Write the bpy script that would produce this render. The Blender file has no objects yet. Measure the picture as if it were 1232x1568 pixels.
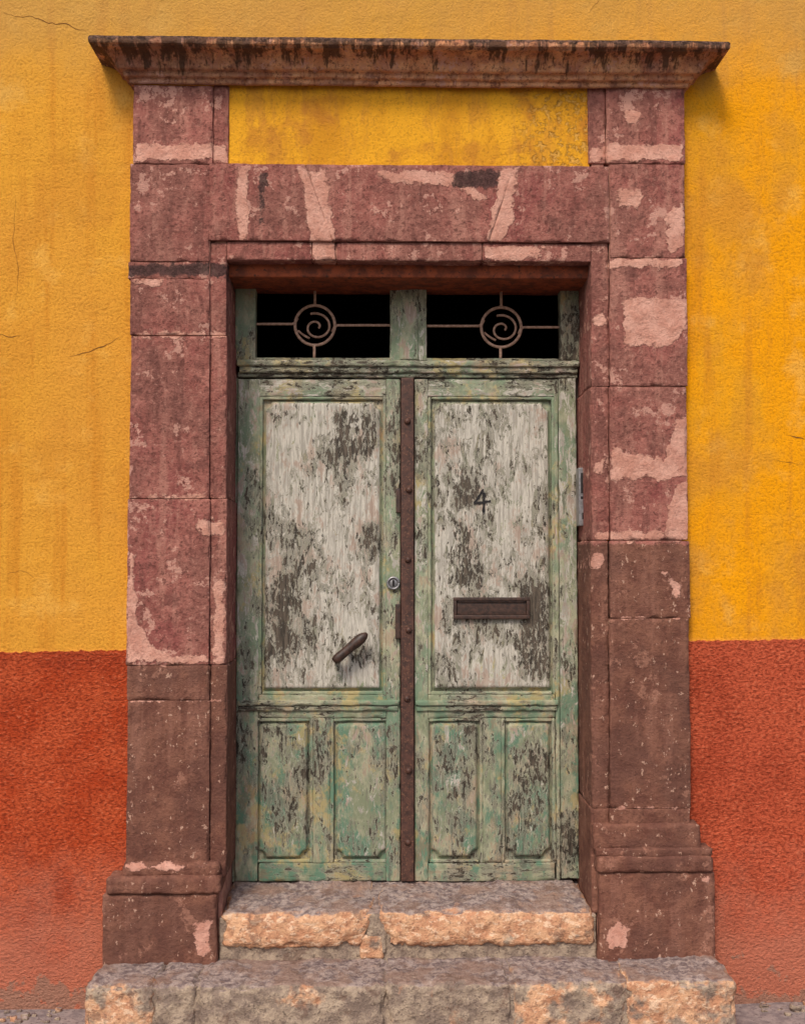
import bpy, math, numpy as np, random
from mathutils import Vector, Matrix, Euler
random.seed(3)
sc = bpy.context.scene
# ------------------------------------------------------------------ camera
FPX = 1667.0
cam_d = bpy.data.cameras.new("camera"); cam = bpy.data.objects.new("camera", cam_d)
sc.collection.objects.link(cam); sc.camera = cam
cam.location = (0, -4.25, 1.72)
cam.rotation_euler = Euler((math.radians(92.4), 0, math.radians(-1.2)))
cam_d.sensor_fit = 'HORIZONTAL'; cam_d.sensor_width = 36; cam_d.lens = FPX/1232*36
cam_d.clip_end = 500
RM = np.array(cam.rotation_euler.to_matrix()); CL = np.array(cam.location)
def P(px, py, Y=0.0):
    d = RM @ np.array([(px-616)/FPX, -(py-784)/FPX, -1.0])
    return CL + d*((Y-CL[1])/d[1])
def X(px, Y=0.0, py=800): return P(px, py, Y)[0]
def Z(py, Y=0.0, px=616): return P(px, py, Y)[2]
# ------------------------------------------------------------------ numpy noise
def h3(a, b, c):
    a = a.astype(np.uint32); b = b.astype(np.uint32); c = c.astype(np.uint32)
    n = a*np.uint32(374761393) + b*np.uint32(668265263) + c*np.uint32(2147483647) + (a^c)*np.uint32(97)
    n = (n ^ (n >> np.uint32(13)))*np.uint32(1274126177)
    n = (n ^ (n >> np.uint32(15)))*np.uint32(2246822519)
    return ((n ^ (n >> np.uint32(16))) & np.uint32(0xffff)).astype(float)/65535.0
def vn(p):
    i = np.floor(p).astype(np.int64); f = p-i; f = f*f*(3-2*f)
    r = 0
    for dx in (0, 1):
        for dy in (0, 1):
            for dz in (0, 1):
                w = (f[:, 0] if dx else 1-f[:, 0])*(f[:, 1] if dy else 1-f[:, 1])*(f[:, 2] if dz else 1-f[:, 2])
                r = r + w*h3(i[:, 0]+dx+1000, i[:, 1]+dy+1000, i[:, 2]+dz+1000)
    return r
def fbm(p, s, o=3, seed=0.0):
    r = 0; a = 1; t = 0
    for k in range(o):
        r = r + a*(vn(p*s+seed*17.3+k*31.7)-0.5); t += a; a *= 0.5; s = s*2.03
    return r/t*2
# ------------------------------------------------------------------ mesh builder
class B:
    def __init__(s): s.v = []; s.f = []; s.t = []; s.n = 0
    def add(s, v, f, tone=0.5):
        v = np.asarray(v, float); f = np.asarray(f, int)
        s.v.append(v); s.f.append(f+s.n); s.n += len(v)
        t = np.zeros((len(v), 4)); t[:] = tone if hasattr(tone, '__len__') else (0, 0, tone, 0)
        s.t.append(t)
    def build(s, name, mat, parent=None, attr=None, smooth=True):
        v = np.concatenate(s.v); f = np.concatenate(s.f); t = np.concatenate(s.t)
        me = bpy.data.meshes.new(name)
        me.from_pydata(v.tolist(), [], f.tolist()); me.update()
        if smooth: me.polygons.foreach_set('use_smooth', [True]*len(me.polygons))
        if attr is not None: t = attr(v, t)
        a = me.color_attributes.new('pa', 'FLOAT_COLOR', 'POINT')
        a.data.foreach_set('color', t.astype(np.float32).ravel())
        me.materials.append(mat)
        o = bpy.data.objects.new(name, me); sc.collection.objects.link(o)
        if parent: o.parent = parent
        return o
def axis(a, b, res, r):
    n = max(1, int(round((b-a-2*r)/res)))
    k = np.array([0, .3, .65, 1.0])*r
    return np.concatenate([a+k[:-1], np.linspace(a+r, b-r, n+1), (b-k[:-1])[::-1]])
def gridbox(bd, x0, x1, y0, y1, z0, z1, res=.02, r=.006, disp=.003, ns=12, tone=.5, seed=0, warp=None, fine=0, chip=0):
    if x1 < x0: x0, x1 = x1, x0
    if z1 < z0: z0, z1 = z1, z0
    r = min(r, (x1-x0)/2.2, (y1-y0)/2.2, (z1-z0)/2.2)
    ax = axis(x0, x1, res, r); ay = axis(y0, y1, max(res, .03), r); az = axis(z0, z1, res, r)
    L = [len(ax), len(ay), len(az)]
    quads = []
    def idx(i, j, k): return (i*L[1]+j)*L[2]+k
    def face(fixed, val):
        o = [q for q in range(3) if q != fixed]
        A, Bq = np.meshgrid(np.arange(L[o[0]]-1), np.arange(L[o[1]]-1), indexing='ij')
        A = A.ravel(); Bq = Bq.ravel()
        def c(da, db):
            t = [None]*3; t[fixed] = np.full(len(A), val); t[o[0]] = A+da; t[o[1]] = Bq+db
            return idx(*t)
        q = np.stack([c(0, 0), c(1, 0), c(1, 1), c(0, 1)], 1)
        flip = (val == 0) ^ (fixed == 1)
        return q[:, ::-1] if flip else q
    for fx in range(3):
        quads.append(face(fx, 0)); quads.append(face(fx, L[fx]-1))
    q = np.concatenate(quads)
    u, inv = np.unique(q, return_inverse=True); f = inv.reshape(q.shape)
    k = u % L[2]; j = (u//L[2]) % L[1]; i = u//(L[1]*L[2])
    p = np.stack([ax[i], ay[j], az[k]], 1)
    lo = np.array([x0, y0, z0])+r; hi = np.array([x1, y1, z1])-r
    c = np.clip(p, lo, hi); d = p-c; l = np.linalg.norm(d, axis=1, keepdims=True); l[l == 0] = 1
    n = d/l; p = c+n*r
    ed = (np.abs(n) > .12).sum(1) > 1
    if warp is not None: p = warp(p)
    p = p+n*(disp*fbm(p, ns, 4, seed))[:, None]
    if fine: p = p+n*(fine*fbm(p, 60, 2, seed+5))[:, None]
    if chip: p = p-n*(np.where(ed, chip*np.clip(fbm(p, 28, 3, seed+2)*2.6-.25, 0, 1), 0))[:, None]
    bd.add(p, f, tone)
def trap(x0t, x0b, x1t, x1b, z0, z1):
    xa = min(x0t, x0b); xb = max(x1t, x1b)
    def w(p):
        u = (p[:, 0]-xa)/(xb-xa); t = (p[:, 2]-z0)/(z1-z0)
        p = p.copy(); p[:, 0] = (x0b+(x0t-x0b)*t)*(1-u)+(x1b+(x1t-x1b)*t)*u
        return p
    return xa, xb, w
def sdf_poly(x, z, pts):
    d = np.full(len(x), 1e9); ins = np.zeros(len(x), bool)
    n = len(pts)
    for i in range(n):
        ax_, az_ = pts[i]; bx, bz = pts[(i+1) % n]
        ex, ez = bx-ax_, bz-az_; wx, wz = x-ax_, z-az_
        t = np.clip((wx*ex+wz*ez)/(ex*ex+ez*ez+1e-12), 0, 1)
        d = np.minimum(d, (wx-ex*t)**2+(wz-ez*t)**2)
        cnd = ((az_ <= z) & (bz > z)) | ((bz <= z) & (az_ > z))
        with np.errstate(divide='ignore', invalid='ignore'):
            xi = ax_+(z-az_)/(bz-az_ if bz != az_ else 1e-9)*ex
        ins ^= cnd & (x < xi)
    d = np.sqrt(d); d[ins] *= -1
    return d
def sdf_px(v, polys, Y):
    r = np.full(len(v), .5)
    for pl in polys:
        if len(pl) == 4 and not hasattr(pl[0], '__len__'):
            a, b, c, d = pl; pl = [(a, b), (c, b), (c, d), (a, d)]
        pts = [tuple(P(px, py, Y)[[0, 2]]) for px, py in pl]
        r = np.minimum(r, sdf_poly(v[:, 0], v[:, 2], pts))
    return r
def empty(name, parent=None):
    o = bpy.data.objects.new(name, None); sc.collection.objects.link(o); o.empty_display_size = .2
    if parent: o.parent = parent
    return o
# ------------------------------------------------------------------ shader DSL
def S(r, g, b):
    def c(v):
        v /= 255.0
        return v/12.92 if v <= .04045 else ((v+.055)/1.055)**2.4
    return (c(r), c(g), c(b), 1)
class N:
    def __init__(s, name):
        s.m = bpy.data.materials.new(name); s.m.use_nodes = True; s.nt = s.m.node_tree
        s.nt.nodes.clear(); s.out = s.new('ShaderNodeOutputMaterial'); s.b = s.new('ShaderNodeBsdfPrincipled')
        s.nt.links.new(s.b.outputs[0], s.out.inputs[0])
        s.tc = s.new('ShaderNodeTexCoord').outputs['Object']
        s.at = None
    def new(s, t): return s.nt.nodes.new(t)
    def put(s, i, v):
        if isinstance(v, bpy.types.NodeSocket): s.nt.links.new(v, i)
        elif v is not None: i.default_value = v
    def map(s, scale=(1, 1, 1), loc=(0, 0, 0), rot=(0, 0, 0)):
        n = s.new('ShaderNodeMapping'); s.put(n.inputs[0], s.tc); n.inputs['Scale'].default_value = scale
        n.inputs['Location'].default_value = loc; n.inputs['Rotation'].default_value = rot
        return n.outputs[0]
    def noise(s, sc_, det=3, ro=.55, vec=None, dist=0):
        n = s.new('ShaderNodeTexNoise'); s.put(n.inputs['Vector'], vec or s.tc)
        n.inputs['Scale'].default_value = sc_; n.inputs['Detail'].default_value = det
        n.inputs['Roughness'].default_value = ro; n.inputs['Distortion'].default_value = dist
        return n.outputs[0]
    def ma(s, op, a, b=None, c=None):
        n = s.new('ShaderNodeMath'); n.operation = op; s.put(n.inputs[0], a)
        if b is not None: s.put(n.inputs[1], b)
        if c is not None: s.put(n.inputs[2], c)
        return n.outputs[0]
    def ss(s, x, lo, hi, a=0., b=1.):
        n = s.new('ShaderNodeMapRange'); n.interpolation_type = 'SMOOTHSTEP'
        if lo > hi: lo, hi, a, b = hi, lo, b, a
        s.put(n.inputs[0], x)
        for i, v in zip((1, 2, 3, 4), (lo, hi, a, b)): n.inputs[i].default_value = v
        return n.outputs[0]
    def mix(s, f, a, b, blend='MIX'):
        n = s.new('ShaderNodeMix'); n.data_type = 'RGBA'; n.blend_type = blend
        s.put(n.inputs[0], f); s.put(n.inputs[6], a); s.put(n.inputs[7], b)
        return n.outputs[2]
    def val(s, col, f):
        n = s.new('ShaderNodeVectorMath'); n.operation = 'SCALE'; s.put(n.inputs[0], col); s.put(n.inputs[3], f)
        return n.outputs[0]
    def attr(s):
        if not s.at:
            a = s.new('ShaderNodeAttribute'); a.attribute_name = 'pa'
            q = s.new('ShaderNodeSeparateColor'); s.put(q.inputs[0], a.outputs['Color'])
            s.at = (q.outputs[0], q.outputs[1], q.outputs[2], a.outputs['Alpha'])
        return s.at
    def xyz(s):
        q = s.new('ShaderNodeSeparateXYZ'); s.put(q.inputs[0], s.tc); return q.outputs
    def nz(s):
        g = s.new('ShaderNodeNewGeometry'); q = s.new('ShaderNodeSeparateXYZ'); s.put(q.inputs[0], g.outputs['Normal']); return q.outputs[2]
    def bump(s, h, st=.5, d=.004, prev=None):
        n = s.new('ShaderNodeBump'); n.inputs['Strength'].default_value = st; n.inputs['Distance'].default_value = d
        s.put(n.inputs['Height'], h)
        if prev: s.put(n.inputs['Normal'], prev)
        return n.outputs[0]
    def cen(s, x, k):   # (x-.5)*k
        return s.ma('MULTIPLY_ADD', x, k, -.5*k)
    def fin(s, col, rough=.85, nrm=None, spec=.25, metal=0):
        s.put(s.b.inputs['Base Color'], col); s.put(s.b.inputs['Roughness'], rough)
        s.b.inputs['Specular IOR Level'].default_value = spec; s.b.inputs['Metallic'].default_value = metal
        if nrm: s.put(s.b.inputs['Normal'], nrm)
        return s.m
# ---- wall stucco
zl, zr = Z(997, 0, 100), Z(980, 0, 1150); xl_, xr_ = X(100), X(1150)
slope = (zr-zl)/(xr_-xl_); zc = zl-slope*xl_
def mat_wall():
    n = N('painted_stucco'); x, y, z = n.xyz()
    big = n.noise(1.1, 3, .6); mid = n.noise(5, 4, .6); st = n.noise(7, 4, .65, n.map((1.6, 1, .12)))
    fine = n.noise(95, 3, .7); blot = n.noise(2.3, 5, .65, n.map((1, 1, .7), (5, 3, 1)), 0)
    col = n.mix(n.ss(big, .35, .65), S(214, 146, 42), S(224, 158, 28))
    right = n.ss(x, -.3, 1.0)
    col = n.mix(n.ma('MULTIPLY', right, n.ss(blot, .38, .55)), col, S(232, 154, 6))
    col = n.mix(n.ma('MULTIPLY', n.ss(x, 0, -1.2), .5), col, S(210, 150, 66))
    col = n.mix(n.ma('MULTIPLY', n.ss(st, .5, .66), .5), col, S(192, 120, 34))
    col = n.mix(n.ma('MULTIPLY', n.ss(mid, .53, .7), .45), col, S(230, 178, 88))
    col = n.mix(n.ss(blot, .47, .36, 0, .4), col, S(196, 130, 46))
    col = n.mix(n.ss(fine, .5, .38, 0, .38), col, S(160, 98, 24))
    topd = n.ma('MULTIPLY', n.ss(n.ma('ADD', z, n.ma('MULTIPLY', mid, .5)), 3.72, 4.15), .6)
    col = n.mix(topd, col, S(182, 142, 80))
    wob = n.cen(n.noise(30, 4, .6), .03)
    bz = n.ma('MULTIPLY_ADD', x, slope, zc)
    dlt = n.ma('SUBTRACT', n.ma('ADD', z, wob), bz)
    rm = n.ss(dlt, .003, -.003)
    rs = n.noise(68, 3, .62, n.map((1, 1, 1.4)), .4)
    red = n.mix(n.ss(mid, .35, .65), S(170, 64, 30), S(186, 82, 46))
    red = n.mix(n.ma('MULTIPLY', right, .6), red, S(190, 90, 64))
    red = n.mix(n.ss(blot, .5, .66, 0, .6), red, S(148, 58, 34))
    red = n.mix(n.ss(rs, .52, .38, 0, .65), red, S(116, 42, 24))
    red = n.mix(n.ss(rs, .55, .7, 0, .4), red, S(212, 126, 92))
    low = n.ma('MULTIPLY_ADD', n.noise(3, 6, .68), 1.1, z)
    red = n.mix(n.ss(low, 1.2, .7, 0, .65), red, S(180, 116, 94))
    pl = n.ma('MULTIPLY_ADD', n.noise(9, 5, .65, n.map((1, 1, 1), (3, 1, 8))), .7, z)
    red = n.mix(n.ss(pl, .44, .41, 0, .7), red, S(142, 112, 96))
    lip = n.ma('MULTIPLY', n.ss(dlt, .016, .004), n.ss(fine, .42, .5))
    col = n.mix(n.ma('MULTIPLY', lip, .45), col, S(226, 150, 60))
    col = n.mix(rm, col, red)
    h = n.ma('MULTIPLY_ADD', n.noise(13, 3, .6), 1.2, n.ma('MULTIPLY', fine, 1.0))
    h = n.ma('ADD', h, n.ma('MULTIPLY', rm, n.ma('MULTIPLY', rs, 2.4)))
    return n.fin(col, .9, n.bump(h, .8, .007), .15)
M_wall = mat_wall()
# ---- stone
def mat_stone(name, base1, base2, pale, brown, cornice=False):
    n = N(name); R, G, T, A = n.attr(); x, y, z = n.xyz()
    big = n.noise(3.0, 4, .62); mid = n.noise(14, 5, .68); fn = n.noise(66, 4, .72)
    col = n.mix(n.ss(mid, .35, .65), base1, base2)
    col = n.mix(n.ss(big, .47, .58, 0, .6), col, S(126, 84, 74))
    col = n.mix(n.ss(big, .46, .38, 0, .5), col, S(132, 68, 66))
    run = n.noise(15, 4, .68, n.map((1, 1, .13)))
    col = n.mix(n.ss(run, .51, .64, 0, .42), col, S(178, 128, 112))
    col = n.mix(n.ss(run, .44, .36, 0, .5), col, S(98, 60, 54))
    col = n.mix(n.ss(fn, .52, .66, 0, .75), col, S(88, 52, 46))
    col = n.mix(n.ss(fn, .45, .34, 0, .4), col, S(186, 136, 120))
    scf = n.noise(10, 6, .74, n.map((1, 1, 1), (9, 2, 7)))
    col = n.mix(n.ss(scf, .585, .605, 0, .75), col, S(194, 146, 130))
    col = n.mix(n.ss(scf, .42, .39, 0, .5), col, S(100, 62, 56))
    # brown lower paint
    e1 = n.ma('ADD', G, n.cen(n.noise(16, 5, .68), .08))
    bcol = n.mix(n.ss(mid, .35, .65), brown, S(130, 88, 72))
    bcol = n.mix(n.ss(run, .5, .64, 0, .4), bcol, S(148, 104, 88))
    bcol = n.mix(n.ss(big, .47, .58, 0, .5), bcol, S(92, 62, 54))
    bcol = n.mix(n.ss(n.noise(42, 3, .75, n.map((1, 1, .7), (2, 0, 5))), .635, .665, 0, .85), bcol, S(190, 152, 132))
    bcol = n.mix(n.ss(scf, .60, .625, 0, .6), bcol, S(160, 114, 96))
    bcol = n.mix(n.ss(fn, .54, .66, 0, .5), bcol, S(80, 52, 44))
    col = n.mix(n.ss(e1, .003, -.003), col, bcol)
    # pale patches
    nn = n.cen(n.noise(17, 6, .7, n.map((1, 1, 1), (1, 7, 3))), .10)
    e0 = n.ma('ADD', R, nn)
    pm = n.ss(e0, .003, -.003)
    pcol = n.mix(n.ss(mid, .35, .65), pale, S(188, 134, 116))
    pcol = n.mix(n.ss(fn, .53, .66, 0, .45), pcol, S(152, 104, 90))
    col = n.mix(n.ma('MULTIPLY', pm, .92), col, pcol)
    # dark stain
    e2 = n.ma('ADD', A, n.cen(n.noise(26, 5, .72, n.map((1, 1, 1), (7, 7, 3))), .08))
    col = n.mix(n.ss(e2, .005, -.005, 0, .85), col, n.mix(n.ss(fn, .45, .6), S(36, 30, 30), S(78, 56, 54)))
    if cornice:
        t1 = n.noise(5, 5, .7, n.map((1, 1, .5)))
        hgt = n.ma('DIVIDE', n.ma('SUBTRACT', z, CZ0), CZ1-CZ0)
        vr = n.noise(26, 4, .7, n.map((1, .3, .08)))
        dk = n.ma('MULTIPLY_ADD', hgt, .36, t1)
        dk = n.ma('ADD', dk, n.cen(vr, 1.3))
        col = n.mix(n.ss(dk, .70, .84, 0, .85), col, S(72, 52, 40))
        col = n.mix(n.ss(n.ma('ADD', hgt, n.cen(mid, .5)), .86, .93, 0, .85), col, n.mix(n.ss(fn, .45, .6), S(40, 28, 26), S(108, 82, 70)))
    col = n.val(col, n.ma('ADD', n.cen(T, .5), 1.0))
    h = n.ma('ADD', mid, n.ma('MULTIPLY', fn, .9))
    h = n.ma('MULTIPLY_ADD', pm, .35, h)
    return n.fin(col, .85, n.bump(h, .9, .009), .2)
CZ0 = Z(130, -.07); CZ1 = Z(56, -.2)
M_stone = mat_stone('pink_cantera_stone', S(134, 79, 71), S(158, 101, 90), S(210, 160, 142), S(104, 66, 55))
M_corn = mat_stone('cornice_stone', S(196, 132, 92), S(222, 164, 120), S(206, 154, 134), S(98, 62, 54), True)
def simple(name, c1, c2, sc1=30, rough=.8, d=.003, c3=None, spec=.25, metal=0, st=.6):
    n = N(name); a = n.noise(sc1, 4, .65); col = n.mix(n.ss(a, .35, .65), c1, c2)
    if c3: col = n.mix(n.ss(n.noise(sc1*2.3, 4, .7, n.map((1, 1, 1), (3, 1, 2))), .56, .64), col, c3)
    return n.fin(col, rough, n.bump(a, st, d), spec, metal)
M_mortar = simple('mortar', S(150, 100, 88), S(180, 130, 112), 30)
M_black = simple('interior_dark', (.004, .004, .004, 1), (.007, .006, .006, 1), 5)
M_iron = simple('rusty_iron', S(58, 38, 32), S(84, 54, 44), 50, .6, .002, S(112, 78, 60), .4)
M_dark = simple('dark_metal', S(44, 30, 24), S(74, 50, 40), 60, .5, .001, None, .5)
M_grille = simple('grille_iron', S(184, 150, 130), S(146, 114, 98), 80, .7, .001)
M_beam = simple('reddish_beam_wood', S(158, 80, 50), S(106, 56, 40), 20, .75, .004, S(80, 52, 42))
M_steel = simple('brushed_steel', S(150, 148, 150), S(120, 118, 120), 60, .4, .0005, None, .5, .5)
M_blk = simple('black_paint', S(28, 26, 28), S(44, 40, 40), 90, .6, .0005)
M_crack = simple('crack_shadow', S(132, 84, 26), S(104, 66, 28), 60)
# ---- door wood
def mat_wood(name, horiz=False):
    n = N(name); R, G, T, A = n.attr()
    gs = (.10, 1, 1) if horiz else (1, 1, .10)
    gs2 = (.38, 1, 1) if horiz else (1, 1, .38)
    g2 = n.noise(80, 4, .75, n.map(gs, (3, 3, 3))); low = n.noise(4.2, 4, .66, n.map((1, 1, .7)))
    chipn = n.noise(66, 5, .8, n.map(gs2, (1, 5, 2)), .5)
    chip2 = n.noise(27, 6, .8, n.map(gs2, (8, 5, 9)), .6)
    med = n.noise(11, 4, .68, n.map((1, 1, .6)))
    green = n.mix(n.ss(med, .4, .62), S(128, 134, 108), S(168, 166, 140))
    teal = n.noise(8, 5, .72, n.map((1, 1, .5), (5, 2, 6)))
    green = n.mix(n.ma('MULTIPLY', n.ss(teal, .47, .57), G), green, S(98, 128, 106))
    green = n.mix(n.ss(n.noise(7, 5, .7, n.map((1, 1, .8), (9, 9, 1))), .53, .60, 0, .65), green, S(178, 156, 106))
    white = n.mix(n.ss(g2, .4, .6), S(192, 186, 174), S(156, 150, 140))
    paint = n.mix(n.ss(n.ma('ADD', R, n.cen(chip2, 2.2)), .42, .54), green, white)
    paint = n.mix(n.ss(n.ma('ADD', med, n.cen(chip2, 1)), .56, .66, 0, .45), paint, S(148, 110, 90))
    c = n.ma('ADD', chip2, n.cen(low, .8))
    c = n.ma('SUBTRACT', c, n.ma('MULTIPLY', A, .12))
    col = n.mix(n.ss(c, .50, .45, 0, .72), paint, n.mix(n.ss(g2, .4, .6), S(98, 94, 84), S(134, 130, 114)))
    k = n.ma('ADD', chipn, n.cen(low, .6))
    k = n.ma('ADD', k, n.cen(chip2, .5))
    k = n.ma('SUBTRACT', k, n.ma('MULTIPLY', A, .15))
    cm = n.ss(k, .405, .375)
    col = n.mix(n.ma('MULTIPLY', cm, .9), col, n.mix(n.ss(g2, .4, .58), S(48, 41, 36), S(90, 78, 68)))
    edge = n.ma('MULTIPLY', n.ss(k, .40, .42), n.ss(k, .45, .43))
    col = n.mix(n.ma('MULTIPLY', edge, .4), col, S(204, 198, 180))
    ln = n.ss(g2, .38, .33)
    col = n.mix(n.ma('MULTIPLY', ln, .55), col, S(60, 52, 44))
    col = n.val(col, n.ma('ADD', n.cen(T, .8), 1.0))
    h = n.ma('SUBTRACT', g2, n.ma('MULTIPLY', cm, 1.2))
    return n.fin(col, .8, n.bump(h, .85, .003), .2)
M_wv = mat_wood('peeling_paint_wood'); M_wh = mat_wood('peeling_paint_wood_rail', True)
# ---- step stone
def mat_step():
    n = N('worn_step_stone'); R, G, T, A = n.attr(); nz = n.nz()
    mid = n.noise(18, 5, .7); fn = n.noise(60, 4, .7); big = n.noise(5, 4, .65)
    face = n.mix(n.ss(mid, .38, .62), S(188, 136, 104), S(212, 166, 130))
    face = n.mix(n.ss(n.noise(26, 4, .68, n.map((1, 1, 2), (0, 0, 0), (0, .6, 0))), .53, .60, 0, .7), face, S(230, 198, 168))
    face = n.mix(n.ss(fn, .54, .66, 0, .65), face, S(138, 96, 76))
    grey = n.mix(n.ss(mid, .38, .62), S(132, 114, 102), S(172, 152, 132))
    grey = n.mix(n.ss(fn, .53, .66, 0, .7), grey, S(94, 80, 72))
    face = n.mix(n.ss(n.ma('ADD', R, n.cen(big, 1.8)), .42, .58), grey, face)
    tn = n.noise(48, 4, .75, n.map((.8, .8, 1)))
    top = n.mix(n.ss(tn, .36, .64), S(104, 88, 88), S(170, 152, 144))
    top = n.mix(n.ss(big, .46, .58, 0, .65), top, S(142, 112, 96))
    top = n.mix(n.ss(mid, .55, .66, 0, .5), top, S(180, 158, 144))
    col = n.mix(n.ss(n.ma('ADD', nz, n.cen(mid, 1.0)), .6, .95), face, top)
    col = n.mix(n.ss(n.noise(9, 5, .72, n.map((1, 1, 1), (3, 8, 1))), .57, .62, 0, .55), col, S(112, 86, 74))
    col = n.val(col, n.ma('ADD', n.cen(T, .6), 1.0))
    h = n.ma('ADD', mid, n.ma('MULTIPLY', fn, .6))
    return n.fin(col, .85, n.bump(h, .95, .016), .25)
M_step = mat_step()
M_pave = simple('pavement_concrete', S(118, 106, 106), S(150, 136, 132), 25, .9, .006, S(98, 84, 84))
M_road = simple('road_asphalt', (.05, .05, .052, 1), (.075, .072, .07, 1), 60, .9, .006)
M_cob = simple('ground_earth', (.12, .10, .08, 1), (.2, .17, .14, 1), 3, .95, .01)

# ================================================================== BUILDING
bld = empty('yellow_stucco_building')
ox0, ox1 = X(338), X(914); oz1 = Z(392)
def wally(x, z):
    p = np.stack([x, x*0, z], 1)
    return -.004*fbm(p, 1.5, 3, 2)-.002*fbm(p, 9, 3, 3)
gx = np.arange(-7, 7.01, .025); gz = np.arange(-.15, 5.2, .025)
XX, ZZ = np.meshgrid(gx, gz, indexing='ij')
vx = XX.ravel(); vz = ZZ.ravel(); v = np.stack([vx, wally(vx, vz), vz], 1)
I, J = np.meshgrid(np.arange(len(gx)-1), np.arange(len(gz)-1), indexing='ij'); I = I.ravel(); J = J.ravel()
cx = gx[I]+.0125; cz_ = gz[J]+.0125
keep = ~((cx > ox0) & (cx < ox1) & (cz_ < oz1)); I = I[keep]; J = J[keep]; W = len(gz)
b = B(); b.add(v, np.stack([I*W+J, (I+1)*W+J, (I+1)*W+J+1, I*W+J+1], 1)); b.build('stucco_wall', M_wall, bld)
# solid core behind plaster
b = B()
for a in ((-7, ox0-.02, -.15, 5.2), (ox1+.02, 7, -.15, 5.2), (ox0-.02, ox1+.02, oz1+.02, 5.2)):
    gridbox(b, a[0], a[1], .03, .32, a[2], a[3], .5, .002, 0)
b.build('masonry_core', M_mortar, bld)
# dark room
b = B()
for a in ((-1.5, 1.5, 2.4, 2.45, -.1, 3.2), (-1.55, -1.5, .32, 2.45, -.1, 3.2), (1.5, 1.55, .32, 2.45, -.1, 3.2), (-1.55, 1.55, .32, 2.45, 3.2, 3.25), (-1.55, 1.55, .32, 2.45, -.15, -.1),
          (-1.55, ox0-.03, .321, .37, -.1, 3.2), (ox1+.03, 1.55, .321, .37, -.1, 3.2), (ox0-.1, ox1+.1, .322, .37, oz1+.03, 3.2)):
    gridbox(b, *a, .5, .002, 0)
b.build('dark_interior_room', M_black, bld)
# cracks
def crack(pts, w=.0024):
    b = B(); q = []
    for i in range(len(pts)-1):
        a = P(*pts[i]); c = P(*pts[i+1]); n = max(2, int(np.linalg.norm(c-a)/.012))
        for k in range(n): q.append(a+(c-a)*k/n)
    q = np.array(q); q[:, 0] += .006*fbm(q, 25, 2, 9); q[:, 2] += .012*fbm(q, 30, 2, 4)
    y = wally(q[:, 0], q[:, 2])-.0012
    ww = w*(.5+.5*np.abs(fbm(q, 40, 2, 1))*2)*np.sin(np.linspace(.15, 3.0, len(q)))
    d = np.gradient(q, axis=0); d[:, 1] = 0; d /= np.linalg.norm(d, axis=1, keepdims=True)+1e-9
    nn = np.stack([-d[:, 2], d[:, 0]*0, d[:, 0]], 1)
    l = q+nn*ww[:, None]/2; r = q-nn*ww[:, None]/2; l[:, 1] = y; r[:, 1] = y
    n = len(q); f = [[i, i+1, n+i+1, n+i] for i in range(n-1)]
    b.add(np.concatenate([l, r]), f); return b
bb = B()
for pts in ([(5, 22), (40, 24), (75, 34), (110, 38), (140, 52)], [(105, 545), (130, 538), (160, 532), (186, 514)], [(0, 511), (20, 513), (36, 512)],
            [(1205, 668), (1240, 672)]):
    c = crack(pts, .0042); bb.add(np.concatenate(c.v), np.concatenate(c.f))
for pts in ([(0, 880), (30, 872), (60, 890)], [(900, 20), (915, 5), (920, -20)], [(1180, 706), (1232, 712)], [(24, 300), (20, 360), (28, 420), (22, 470)]):
    c = crack(pts, .0020); bb.add(np.concatenate(c.v), np.concatenate(c.f))
bb.build('plaster_cracks', M_crack, bld)

# ================================================================== STONE SURROUND
sur = empty('stone_door_surround')
FO, FI = -.055, -.043
pale = [(203, 218, 350, 250), (203, 505, 347, 519), (192, 754, 347, 768), (300, 790, 347, 822), [(190, 835), (208, 850), (214, 940), (232, 985), (262, 1000), (345, 1002), (347, 1022), (190, 1018)],
        (322, 890, 347, 1010), (188, 1320, 340, 1332), [(292, 1405), (330, 1402), (326, 1455), (302, 1468)], (358, 250, 384, 372),
        [(455, 255), (500, 255), (522, 400), (478, 400)], [(570, 260), (640, 256), (690, 262), (752, 300), (742, 314), (690, 286), (600, 284)], [(762, 255), (795, 255), (790, 340), (770, 372), (742, 372)],
        (735, 372, 835, 400), (478, 374, 520, 402), (900, 218, 1050, 250), [(955, 165), (985, 165), (985, 195), (955, 195)], [(942, 285), (990, 288), (980, 322), (945, 318)], (930, 392, 1052, 412), (903, 470, 930, 500),
        [(948, 452), (1055, 455), (1055, 500), (1030, 535), (955, 530)], [(932, 680), (1015, 700), (1030, 640), (1058, 630), (1058, 735), (932, 738)], [(1028, 735), (1060, 735), (1060, 832), (905, 832), (905, 812), (1015, 808)],
        (903, 700, 930, 730), (903, 842, 926, 872), [(1015, 320), (1050, 300), (1050, 380), (1020, 395)], (203, 425, 250, 440), [(1010, 870), (1050, 890), (1035, 930)], (905, 1232, 1060, 1240), [(195, 1070), (345, 1070), (345, 1078), (195, 1078)], (905, 944, 1060, 950),
        [(930, 1408), (965, 1415), (960, 1450), (925, 1455)], (1060, 1340, 1082, 1352)]
brown = [(100, 1018, 360, 1700), (895, 832, 1180, 1700)]
stain = [[(188, 402), (350, 398), (350, 426), (188, 424)], (690, 258, 765, 290), [(395, 262), (412, 262), (405, 345), (392, 345)]]
def sattr(v, t):
    t = t.copy(); t[:, 0] = sdf_px(v, pale, FO)+.010; t[:, 1] = sdf_px(v, brown, FO); t[:, 3] = sdf_px(v, stain, FO)+.008
    return t
b = B()
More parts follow.
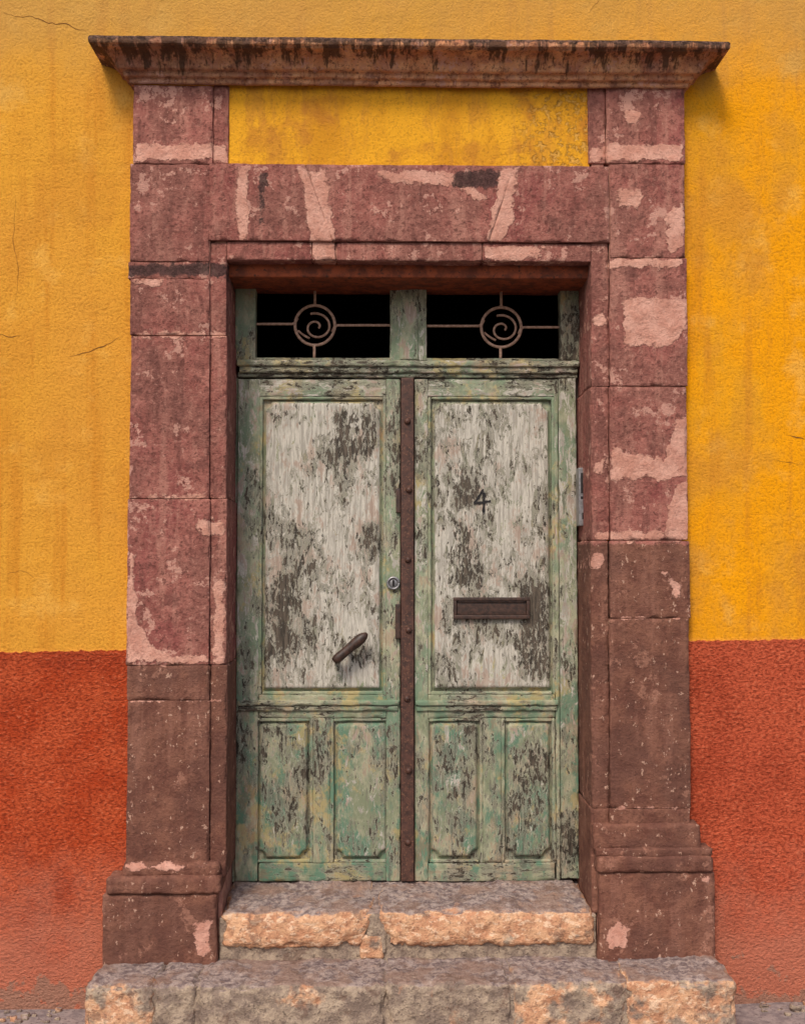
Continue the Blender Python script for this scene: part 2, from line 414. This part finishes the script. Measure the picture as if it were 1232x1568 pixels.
def blk(px0, py0, px1, py1, yf, yb, gap=1.0, r=.004, disp=.004, tone=None, warp=None, ns=9, res=.013, dx=0):
    m = (py0+py1)/2; gap *= .2
    x0, x1 = P(px0+gap, m, yf)[0], P(px1-gap, m, yf)[0]; z1, z0 = P((px0+px1)/2, py0+gap*.6, yf)[2], P((px0+px1)/2, py1-gap*.6, yf)[2]
    gridbox(b, x0, x1, yf, yb, z0, z1, res, r, disp, ns, random.uniform(.38, .62) if tone is None else tone, random.random()*50, warp, fine=.002, chip=.007)
# left outer
for a, c, tn in ((130, 250.5, .74), (251, 400, .5), (427, 513, .5), (514, 763.5, .5), (764, 1018.5, .56), (1019, 1072.5, .5), (1073, 1326, .47)):
    blk(204 if c < 300 else (199 if c < 1000 else 194), a, 320.5 if a > 200 else 325.5, c, FO, .06, .5, r=.003, tone=tn)
blk(196, 400, 320, 427, FO+.004, .06, .5, tone=.45)
# left inner strip w/ reveal
for a, c in ((371, 513.5), (514, 763.5), (764, 1018.5), (1019, 1345)):
    blk(321, a, 347, c, FI, .30, .4, r=.004, tone=.49 if a < 1000 else .45)
blk(326, 130, 350, 250, FI, .05, .4, tone=.6)
# right
for a, c, tn in ((130, 250.5, .7), (251, 394.5, .55), (395, 591, .55), (592, 827, .5), (828, 946.5, .46), (947, 1238.5, .43), (1239, 1300, .48)):
    blk(928 if a < 200 else 933.5, a, 1048 if c < 400 else (1052 if c < 900 else 1056), c, FO, .06, .5, r=.003, tone=tn)
for a, c in ((371, 591.5), (592, 827.5), (828, 1238.5), (1239, 1400)):
    blk(905, a, 932, c, FI, .30, .4, r=.004, tone=.49 if a < 800 else .43)
blk(900, 130, 926.5, 250, FI, .05, .4, tone=.6)
# lintel voussoirs
z1, z0 = Z(252, FO), Z(369, FO)
for (a0, a1, c0, c1), tn in (((320, 320, 467, 509), .5), ((467, 509, 787, 748), .55), ((787, 748, 932.5, 932.5), .46)):
    xa, xb, w = trap(P(a0, 310, FO)[0], P(a1, 310, FO)[0], P(c0, 310, FO)[0], P(c1, 310, FO)[0], z0, z1)
    gridbox(b, xa, xb, FO, .06, z0, z1, .013, .0022, .003, 9, tn, 7, w, fine=.0015, chip=.004)
z1, z0 = Z(371, FI), Z(399, FI)
for a0, c0 in ((347, 477), (478, 514), (515, 738), (739, 905)):
    gridbox(b, P(a0+.1, 385, FI)[0], P(c0-.1, 385, FI)[0], FI, .30, z0, z1, .013, .005, .003, 9, random.uniform(.46, .58), 7, fine=.002, chip=.006)
# left/right plinths
blk(186, 1322, 336, 1347, -.075, .06, 0, r=.02, tone=.5, res=.012)
blk(161, 1344, 338, 1371, -.098, .06, 0, r=.014, tone=.5, res=.012)
blk(157, 1370, 331, 1500, -.085, .3, 0, r=.008, tone=.5, disp=.008)
blk(908, 1262, 1073, 1304, -.07, .06, 0, r=.012, tone=.52, res=.012)
blk(912, 1300, 1091, 1313, -.088, .06, 0, r=.007, tone=.5, res=.01)
blk(914, 1312, 1093, 1337, -.098, .06, 0, r=.012, tone=.48, res=.012)
blk(917, 1336, 1096, 1500, -.085, .3, 0, r=.008, tone=.58, disp=.008)
b.build('surround_blocks', M_stone, sur, sattr)
b = B()
gridbox(b, P(209, 700, FO)[0], P(319, 700, FO)[0], FO+.0075, .05, 0, Z(132, FO), .1, .003, .001)
gridbox(b, P(325, 700, FO)[0], P(344, 700, FI)[0], FI+.007, .28, 0, Z(132, FO), .1, .003, .001)
gridbox(b, P(936, 700, FO)[0], P(1043, 700, FO)[0], FO+.0078, .05, 0, Z(132, FO), .1, .003, .001)
gridbox(b, P(909, 700, FI)[0], P(929, 700, FO)[0], FI+.0073, .28, 0, Z(132, FO), .1, .003, .001)
gridbox(b, P(330, 700, FO)[0], P(925, 700, FO)[0], FO+.009, .051, Z(367, FO), Z(256, FO), .1, .003, .001)
gridbox(b, P(350, 700, FI)[0], P(902, 700, FI)[0], FI+.009, .281, Z(396, FI), Z(372, FO), .1, .003, .001)
b.build('surround_mortar', M_mortar, sur)
# painted panel over lintel
b = B(); gridbox(b, P(348, 190, -.03)[0], P(902, 190, -.03)[0], -.034, .05, Z(255, -.034), Z(124, -.03), .02, .004, .003, 6)
n = N('yellow_panel_plaster'); x, y, z = n.xyz()
bg = n.noise(5, 4, .62, n.map((1, 1, .5)), 0); c = n.mix(n.ss(bg, .35, .6), S(204, 140, 36), S(226, 162, 40))
c = n.mix(n.ss(n.noise(14, 4, .68, n.map((1, 1, .2))), .50, .64, 0, .5), c, S(186, 124, 52))
c = n.mix(n.ss(n.noise(3.6, 4, .65, n.map((1, 1, 1), (2, 2, 9))), .53, .64, 0, .55), c, S(178, 112, 46))
rt = n.ma('MULTIPLY', n.ss(x, .48, .66), n.ss(n.noise(34, 4, .7), .52, .58))
c = n.mix(n.ma('MULTIPLY', rt, .65), c, S(208, 158, 80))
c = n.mix(n.ss(n.noise(95, 3, .7), .48, .36, 0, .4), c, S(150, 96, 34))
M_panel = n.fin(c, .9, n.bump(n.ma('ADD', n.noise(60, 4, .7), n.ma('MULTIPLY', rt, -.8)), .9, .007), .15)
b.build('painted_frieze_panel', M_panel, sur)
# cornice
prof = [(.0, 0), (.012, 0), (.013, .016), (.016, .019), (.026, .020), (.030, .024), (.031, .036), (.036, .040), (.050, .041), (.053, .048)]
for k in range(1, 9):
    t = k/8; prof.append((.053+.070*(t**1.0)*(.65+.35*t), .048+.045*math.sin(t*math.pi/2)**.9))
prof += [(.124, .096), (.134, .097), (.138, .101), (.139, .118), (.134, .127), (.12, .131), (.06, .138), (0, .142)]
hs = (CZ1-CZ0)/.128
pr = np.array(prof); pr[:, 1] *= hs
den = [pr[0]]
for a, c in zip(pr[:-1], pr[1:]):
    k = max(1, int(np.linalg.norm(c-a)/.008))
    for i in range(1, k+1): den.append(a+(c-a)*i/k)
pr = np.array(den)
x0, x1 = P(203, 128, -.06)[0], P(1048, 128, -.06)[0]
js = [P(p_, 90, -.15)[0] for p_ in (372, 541, 768, 982)]
xs = set(np.round(np.linspace(0, 1, 190), 5))
for j in js:
    for d in (-.008, -.003, 0, .003, .008): xs.add(round((j+d-x0)/(x1-x0), 5))
xs = np.array(sorted(xs)); V = []
for o, zz in pr:
    row = [(x0-o, .02, zz), (x0-o, -.02, zz)]+[(x0-o+(x1-x0+2*o)*u, -.055-o, zz) for u in xs]+[(x1+o, -.02, zz), (x1+o, .02, zz)]
    V.append(row)
V = np.array(V); nr, nc = V.shape[:2]; V = V.reshape(-1, 3); V[:, 2] += CZ0
dv = .006*fbm(V, 9, 4, 3)+.005*fbm(V, 40, 2, 6); edge = V[:, 1] < -.03
V[:, 1] += np.where(edge, dv, 0); V[:, 2] += .8*dv
V[:, 2] += .006*fbm(V*np.array([1, 0, 0]), 4, 3, 8)
for j in js: V[:, 1] += np.where(edge, .008*np.exp(-((V[:, 0]-j)/.004)**2), 0)
tn = np.full(len(V), .5)
for i, j in enumerate(js): tn = np.where(V[:, 0] > j, (.45, .58, .48, .58)[i], tn)
t4 = np.zeros((len(V), 4)); t4[:, 0] = 1; t4[:, 1] = 1; t4[:, 3] = 1; t4[:, 2] = tn
f = [[i*nc+j, i*nc+j+1, (i+1)*nc+j+1, (i+1)*nc+j] for i in range(nr-1) for j in range(nc-1)]
b = B(); b.add(V, f, t4); b.build('cornice', M_corn, sur)

# ================================================================== STEPS
st = empty('stone_steps')
b = B(); UY = -.075
zu = Z(1398, UY); zlb = Z(1452, UY); zlow = Z(1467, UY)
def sl(p):
    p = p.copy(); k = np.clip((p[:, 1]-UY)/.3, 0, 1); p[:, 2] += np.where(p[:, 2] > zu-.03, .026*k, 0); return p
xj = lambda px: P(px, 1425, UY)[0]
xa, xb, w = trap(xj(338), xj(340), xj(575), xj(551), zlb, zu)
gridbox(b, xa, xb, UY, .34, zlb, zu, .010, .024, .014, 10, (.8, 0, .54, 0), 3, lambda p: sl(w(p)), fine=.008, chip=.014)
xa2, xb2, w2 = trap(xj(576), xj(596), xj(908), xj(910), zlb, zu)
gridbox(b, xa2, xb2, UY, .34, zlb, zu, .010, .024, .014, 10, (.82, 0, .56, 0), 3, lambda p: sl(w2(p)), fine=.008, chip=.014)
gridbox(b, xj(550), xj(588), UY+.006, .3, zlow-.01, zlb+.05, .01, .015, .006, 14, (.8, 0, .5, 0), 5, fine=.003)
gridbox(b, xj(560), xj(592), UY+.008, .34, zlow+.01, zu-.004, .01, .012, .004, 14, (.2, 0, .42, 0), 5, sl, fine=.003)
gridbox(b, xj(334), xj(914), UY+.018, .33, zlow-.05, zu-.018, .012, .008, .008, 12, (.05, 0, .46, 0), 7, fine=.003)
LY = -.315; zt = Z(1508, LY); xk = lambda px: P(px, 1535, LY)[0]
for i, (a, c, rr, tn, dz) in enumerate(((128, 236, .46, .52, 0), (236, 301, .2, .52, -.002), (301, 590, .22, .52, -.002), (591, 783, .28, .5, .001), (784, 959, .42, .53, -.001), (960, 1128, .52, .53, .003))):
    gridbox(b, xk(a+.2), xk(c-.2), LY+random.uniform(-.004, .004), -.03, -.1, zt+dz, .011, .020, .014, 9, (rr, 0, tn, 0), 20, fine=.008, chip=.016)
gridbox(b, xk(134), xk(1122), LY+.012, -.035, -.1, zt-.008, .015, .01, .006, 12, (.0, 0, .46, 0), 31, fine=.003)
b.build('step_stones', M_step, st)
# loose plaster rubble where wall meets pavement
b = B()
for i in range(46):
    sd_ = random.choice((-1, 1)); px = random.uniform(-40, 118) if sd_ < 0 else random.uniform(1136, 1290)
    s_ = random.uniform(.005, .013)*(1.6 if i % 9 == 0 else 1); yy = random.uniform(-.12, -.012); xx = X(px)
    gridbox(b, xx-s_, xx+s_, yy-s_*.7, yy+s_*.7, -.004, s_*random.uniform(.6, 1.3), .008, s_*.45, s_*.9, 60, (random.uniform(0, .6), 0, .4, 0), i)
b.build('plaster_rubble', M_step)

# ================================================================== GROUND
b = B(); gridbox(b, -9, 9, -1.35, .02, -.2, 0, .06, .012, .008, 3, .5, 3); b.build('pavement', M_pave)
b = B(); gridbox(b, -60, 60, -6.5, -1.352, -.3, -.13, 1.5, .01, .0, 3); b.build('road', M_road)
b = B(); b.add([(-200, -200, -.16), (200, -200, -.16), (200, 200, -.16), (-200, 200, -.16)], [[0, 1, 2, 3]]); b.build('ground', M_cob)

# ================================================================== DOOR
door = empty('wooden_double_door')
bv = B(); bh = B()
DF = .225
wear = [(505, 630, 572, 700), (405, 880, 440, 1010), (380, 720, 386, 760), (610, 740, 622, 780), (555, 800, 575, 850), (690, 715, 735, 775), (798, 905, 835, 1035), (410, 625, 440, 650), (500, 965, 560, 1020), (640, 800, 650, 860),
        (700, 620, 720, 640), (860, 1240, 885, 1345), (395, 1110, 410, 1180), (590, 900, 610, 960), (780, 1150, 840, 1240), (480, 1110, 500, 1200), (600, 620, 608, 800), (690, 800, 730, 900), (420, 1100, 440, 1150)]
def dattr(v, t):
    t = t.copy(); s_ = sdf_px(v, wear, DF); t[:, 3] = np.clip(.5-s_/.06, 0, 1.0)*.7+t[:, 3]
    low = np.clip((Z(1000, DF)-v[:, 2])/.5, 0, 1); t[:, 1] = np.clip(t[:, 1]+.15+low*.6, 0, 1); t[:, 0] -= low*.18; t[:, 2] -= low*.09
    return t
def bar(bd, a, t_, c, e, yf, yb=.28, r=.004, disp=.0025, R=.25, G=.3, T=.5, A=0., ns=14):
    m_ = (t_+e)/2; cx_ = (a+c)/2
    gridbox(bd, P(a, m_, yf)[0], P(c, m_, yf)[0], yf, yb, P(cx_, e, yf)[2], P(cx_, t_, yf)[2], .012, r, disp, ns, (R, G, T, A), random.random()*60, fine=.0015, chip=.004)
bar(bv, 360, 432, 391, 552, DF-.010, T=.46)
bar(bv, 858, 432, 887, 552, DF-.010, T=.38, A=.3)
bar(bv, 597, 436, 653, 552, DF-.008, T=.52, R=.35)
bar(bv, 612, 438, 640, 550, DF-.014, T=.54, R=.35, r=.003)
bar(bh, 391, 434, 597, 441, DF+.01, T=.4); bar(bh, 653, 434, 858, 441, DF+.012, T=.4)
bar(bh, 387, 548, 862, 553, DF-.004, T=.4)
bar(bh, 362, 551, 887, 561, DF-.030, r=.006, T=.52, A=.1, R=.3)
bar(bh, 366, 560, 885, 571, DF-.020, r=.006, T=.5, A=.2, R=.3)
bar(bh, 364, 570, 884, 578, DF-.008, T=.4, A=.3)
bar(bv, 857, 578, 884, 1346, DF-.006, T=.38, A=.1, R=.45, G=.4)
bar(bv, 357, 578, 362, 1352, DF+.012, T=.35)
def leaf(x0, xs0, xs1, x1, lp, hinge_left):
    bar(bv, x0, 580, xs0, 1350, DF, T=.52, R=.38); bar(bv, xs1, 580, x1, 1350, DF, T=.52, R=.33)
    bar(bh, xs0, 580, xs1, 607, DF+.0015, T=.52, R=.4)
    bar(bh, xs0, 1064, xs1, 1100, DF+.0015, T=.46)
    bar(bh, x0+1, 1073, x1-1, 1081, DF-.016, T=.54, r=.005, R=.3); bar(bh, x0+3, 1081, x1-3, 1089, DF-.009, T=.48, r=.004, A=.3)
    bar(bh, xs0, 1322, xs1, 1350, DF+.0015, T=.46)
    (a0, a1), (c0, c1) = lp
    bar(bv, a1, 1100, c0, 1322, DF+.001, T=.48)
    for (q0, q1, t0, t1) in ((xs0, xs1, 607, 1064), (a0, a1, 1100, 1322), (c0, c1, 1100, 1322)):
        w = 5
        bar(bv, q0-.5, t0, q0+w, t1, DF+.002, T=.56, r=.004, R=.2, A=.0); bar(bv, q1-w, t0, q1+.5, t1, DF+.002, T=.54, r=.004, R=.2, A=.0)
        bar(bh, q0+w, t0, q1-w, t0+w, DF+.003, T=.54, r=.004, R=.1, A=.0); bar(bh, q0+w, t1-w, q1-w, t1, DF+.003, T=.6, r=.004, R=.1, A=.0)
def panel(a, t_, c, e, yb, yf, bev, cut, R, G, T, A=0., plank=None):
    x0, x1 = P(a, (t_+e)/2, yf)[0], P(c, (t_+e)/2, yf)[0]; zz1, zz0 = Z(t_, yf), Z(e, yf)
    nx = int((x1-x0)/.005); nz_ = int((zz1-zz0)/.006)
    xx = np.linspace(x0, x1, nx+1); zz = np.linspace(zz0, zz1, nz_+1); A_, C_ = np.meshgrid(xx, zz, indexing='ij'); A_ = A_.ravel(); C_ = C_.ravel()
    mx = .018
    d = np.minimum(np.minimum(A_-x0, x1-A_), np.minimum(C_-zz0, zz1-C_))-mx
    ct, cb = cut
    for (qx, qz, r_) in ((x0+mx, zz1-mx, ct), (x1-mx, zz1-mx, ct), (x0+mx, zz0+mx, cb), (x1-mx, zz0+mx, cb)):
        if r_ > 0: d = np.minimum(d, np.hypot(A_-qx, C_-qz)-r_)
    k = np.clip(d/bev, 0, 1); yy = yb-(yb-yf)*(k**.8)
    pts = np.stack([A_, yy, C_], 1)
    yy = yy+.002*fbm(pts*np.array([1, 1, .2]), 18, 3, a)
    if plank:
        for pk in plank: yy = yy+.003*np.exp(-((A_-P(pk, 800, yf)[0])/.003)**2)
    pts[:, 1] = yy; Wn = nz_+1
    I, J = np.meshgrid(np.arange(nx), np.arange(nz_), indexing='ij'); I = I.ravel(); J = J.ravel()
    rc = np.zeros((len(pts), 4)); rc[:] = (R, G, T, A)
    rc[:, 0] = np.where(d > bev*.6, R, .05); rc[:, 2] = np.where(d > 0, T, T-.02)
    bv.add(pts, np.stack([I*Wn+J, (I+1)*Wn+J, (I+1)*Wn+J+1, I*Wn+J+1], 1), rc)
leaf(362, 396, 591, 612.5, ((388, 479), (506, 600)), True)
leaf(634.5, 655, 850, 856, ((652, 739), (768, 850)), False)
panel(396, 607, 591, 1064, DF+.020, DF+.000, .014, (.03, 0), .68, .25, .56, .05)
panel(655, 607, 850, 1064, DF+.020, DF+.000, .014, (.03, .0), .64, .12, .52, .05, [741])
for q in ((388, 479), (506, 600), (652, 739), (768, 850)):
    panel(q[0], 1100, q[1], 1322, DF+.020, DF+.000, .012, (.012, .03), .46, .6, .47, .0)
bv.build('door_stiles_and_panels', M_wv, door, dattr); bh.build('door_rails', M_wh, door, dattr)
b = B(); gridbox(b, X(356, .26), X(888, .26), .262, .30, Z(1352, .26), Z(572, .26), .2, .003, 0); b.build('door_backing', M_dark, door)
# central iron bar
b = B(); gridbox(b, P(613.5, 960, .213)[0], P(633.5, 960, .213)[0], .206, .255, Z(1350, .21), Z(578, .21), .012, .004, .002, 10, .5, 4)
def dome(bd, c, r, h, n=12, m_=4):
    v = []; f = []
    for i in range(m_+1):
        a = i/m_*math.pi/2
        for k in range(n):
            q = k/n*2*math.pi; v.append((c[0]+r*math.cos(a)*math.cos(q), c[1]-h*math.sin(a), c[2]+r*math.cos(a)*math.sin(q)))
    for i in range(m_):
        for k in range(n): f.append([i*n+k, i*n+(k+1) % n, (i+1)*n+(k+1) % n, (i+1)*n+k])
    bd.add(v, f)
for i, py in enumerate((645, 750, 857, 965, 1070, 1180, 1290)): dome(b, P(624.5+(-1, 1.5, 0, 1, -1.5, 1, 0)[i], py, .206), .014, .013)
b.build('iron_astragal_strip', M_iron, door)
# latch keeper next to the strip
b = B(); gridbox(b, P(605, 945, .21)[0], P(613, 945, .21)[0], .204, .23, Z(978, .21), Z(925, .21), .01, .003, .001, 30, .5, 2)
gridbox(b, P(606, 770, .21)[0], P(613, 770, .21)[0], .208, .23, Z(785, .21), Z(748, .21), .01, .003, .001, 30, .5, 3); b.build('latch_plates', M_dark, door)
# tubes
def tube(bd, pts, rad, n=10, flat=1.0, cap=True):
    pts = np.array(pts, float); m_ = len(pts); rad = np.array([rad]*m_ if not hasattr(rad, '__len__') else rad)
    T_ = np.gradient(pts, axis=0); T_ /= np.linalg.norm(T_, axis=1, keepdims=True)
    v = []; f = []
    for i in range(m_):
        u = np.cross(T_[i], (0, 1, 0)); 
        if np.linalg.norm(u) < 1e-3: u = np.array((1., 0, 0))
        u /= np.linalg.norm(u); w_ = np.cross(T_[i], u)
        for k in range(n):
            q = 2*math.pi*k/n; v.append(pts[i]+rad[i]*(u*math.cos(q)+flat*w_*math.sin(q)))
    for i in range(m_-1):
        for k in range(n): f.append([i*n+k, i*n+(k+1) % n, (i+1)*n+(k+1) % n, (i+1)*n+k])
    c0 = len(v); v.append(pts[0]); v.append(pts[-1])
    for k in range(0, n, 1):
        f.append([c0, (k+1) % n, k, k]); f.append([c0+1, (m_-1)*n+k, (m_-1)*n+(k+1) % n, (m_-1)*n+(k+1) % n])
    return v, f
def add_tube(bd, pts, rad, **k):
    v, f = tube(bd, pts, rad, **k)
    f = [q for q in f]; bd.add(v, f)
def build_tubes(bd, name, mat, parent):
    v = np.concatenate(bd.v); f = np.concatenate(bd.f)
    fl = [list(dict.fromkeys(q)) for q in f.tolist()]
    me = bpy.data.meshes.new(name); me.from_pydata(v.tolist(), [], fl); me.update(); me.polygons.foreach_set('use_smooth', [True]*len(me.polygons))
    me.materials.append(mat); o = bpy.data.objects.new(name, me); sc.collection.objects.link(o); o.parent = parent
    return o
# grille scrolls
tw = empty('transom_iron_grille', door)
b = B(); GY = DF+.02
for cxp, cyp, xa_, xb_ in ((482, 498, 389, 599), (767, 501, 651, 860)):
    def C(px, py): return P(px, py, GY)
    Rr = 30.5
    add_tube(b, [C(xa_+(cxp-Rr-4-xa_)*k/8, cyp-2) for k in range(9)]+[C(cxp-Rr+1, cyp-5), C(cxp-Rr+4, cyp-11)], .0055)
    add_tube(b, [C(xb_-(xb_-(cxp+Rr+4))*k/8, cyp) for k in range(9)]+[C(cxp+Rr-1, cyp+3), C(cxp+Rr-4, cyp+10)], .0055)
    add_tube(b, [C(cxp, 437), C(cxp, cyp-Rr)], .0062); add_tube(b, [C(cxp-1, cyp+Rr), C(cxp-1, 553)], .006)
    add_tube(b, [C(cxp+Rr*math.cos(a), cyp+Rr*math.sin(a)) for a in np.linspace(0, 2*math.pi, 49)], .0064)
    sp_ = []
    for k in range(60):
        t = k/59; a = -math.pi*.62+t*math.pi*2.75; rr = 21*(1-t)**.9+3.5
        sp_.append(C(cxp+2+rr*math.cos(a), cyp+3+rr*math.sin(a)*.9))
    add_tube(b, sp_, np.linspace(.0052, .0046, 60))
    add_tube(b, [C(cxp-26+4.5*k, cyp+8+4.2*k-.3*k*k) for k in range(5)], .0046)
build_tubes(b, 'scrollwork', M_grille, tw)
# lintel beam of wood
b = B(); gridbox(b, P(350, 415, .1)[0], P(903, 415, .1)[0], .02, .30, Z(425, .02), Z(396, .02)+.03, .02, .006, .004, 8, .5, 2)
gridbox(b, P(358, 430, .2)[0], P(888, 430, .2)[0], .17, .31, Z(438, .17), Z(422, .17), .02, .004, .003, 12, .5, 8)
b.build('wooden_head_beam', M_beam, door)
# handle
hd = B()
pa, pb = P(511, 1013, .160), P(562, 970, .160)
hp = [pa+(pb-pa)*t for t in np.linspace(0, 1, 14)]
hr_ = [.014, .019, .020, .0195, .019, .019, .0195, .020, .0215, .022, .022, .020, .0155, .006]
add_tube(hd, hp, hr_, n=14)
mid_ = pa+(pb-pa)*.42
add_tube(hd, [mid_, mid_+np.array((.0, .03, .0)), mid_+np.array((0, .070, 0))], [.010, .009, .016], n=12)
add_tube(hd, [pa+(pb-pa)*.06+np.array((0, k, 0)) for k in (0, .02, .068)], [.010, .009, .014], n=10)
build_tubes(hd, 'pull_handle', M_dark, door)
# key cylinder
b = B(); kc = P(602, 893, DF-.012)
add_tube(b, [kc+np.array((.023*math.cos(a), 0, .023*math.sin(a))) for a in np.linspace(0, 2*math.pi, 33)], .0048)
dome(b, kc+np.array((0, .006, 0)), .020, .006, 20)
build_tubes(b, 'lock_cylinder', M_steel, door)
b = B(); gridbox(b, kc[0]-.0045, kc[0]+.0045, kc[1]-.004, kc[1]+.01, kc[2]-.013, kc[2]+.013, .01, .001, 0); b.build('keyhole', M_blk, door)
# mail slot
ms = empty('mail_slot', door)
def pxbox(bd, a, t_, c, e, yf, yb, r=.002, res=.02):
    gridbox(bd, P(a, (t_+e)/2, yf)[0], P(c, (t_+e)/2, yf)[0], yf, yb, P((a+c)/2, e, yf)[2], P((a+c)/2, t_, yf)[2], res, r, .0006, 20)
b = B(); pxbox(b, 694, 915, 811, 920, .206, .23); pxbox(b, 694, 942, 811, 948, .206, .23); pxbox(b, 694, 920, 699, 942, .207, .23); pxbox(b, 806, 920, 811, 942, .207, .23)
pxbox(b, 699, 920, 806, 942, .217, .235, .003)
pxbox(b, 701, 919, 804, 923, .211, .23, .003)
b.build('slot_plate_and_flap', M_dark, ms)
# painted 4
b = B()
def stroke(p0, p1, w=.006):
    a, c = P(*p0, DF-.0035), P(*p1, DF-.0035); d = c-a; d /= np.linalg.norm(d); nn = np.array((-d[2], 0, d[0]))*w/2
    v = []
    for k in range(9):
        q = a+(c-a)*k/8; ww = nn*(1+.35*math.sin(k*2.1+p0[0])); v += [q+ww, q-ww]
    v = np.array(v); f = [[2*k, 2*k+1, 2*k+3, 2*k+2] for k in range(8)]; b.add(v, f)
stroke((740, 749), (726, 771), .009); stroke((725, 771), (751, 767), .009); b.v[-1][:, 1] -= .0004; stroke((741, 754), (740, 785), .010); b.v[-1][:, 1] -= .0008
b.build('painted_number_four', M_blk, door)
# metal entry plate on right reveal
ip = empty('door_entry_phone')
b = B(); pxbox(b, 886, 716, 901, 805, .135, .2, .003); b.build('housing', M_steel, ip)
b = B(); pxbox(b, 889, 724, 898, 755, .133, .15, .001); pxbox(b, 891, 785, 896, 795, .132, .15, .001); pxbox(b, 889, 760, 898, 764, .133, .15, .001); b.build('speaker_and_button', M_blk, ip)
# cable along transom
b = B(); add_tube(b, [P(690+(868-690)*k/20, 434+(k/20)*8+1.5*math.sin(k*1.3), DF-.02) for k in range(21)], .002); build_tubes(b, 'loose_cable', M_grille, door)

# ================================================================== LIGHT
w = bpy.data.worlds.new("World"); sc.world = w; w.use_nodes = True; nt = w.node_tree
sky = nt.nodes.new('ShaderNodeTexSky'); sky.sky_type = 'NISHITA'; sky.sun_disc = False
sky.sun_elevation = math.radians(50); sky.sun_rotation = math.radians(200); sky.air_density = 1.0; sky.dust_density = 4.0
bgn = nt.nodes['Background']; bgn.inputs[1].default_value = .15; nt.links.new(sky.outputs[0], bgn.inputs[0])
sd = bpy.data.lights.new('sun', 'SUN'); sd.energy = 2.3; sd.angle = math.radians(14); sd.color = (1, .92, .80)
so = bpy.data.objects.new('sun', sd); sc.collection.objects.link(so); so.rotation_euler = (math.radians(42), 0, math.radians(-20)); so.location = (-2, -6, 8)
sc.view_settings.view_transform = 'Standard'; sc.view_settings.look = 'None'; sc.view_settings.exposure = 0
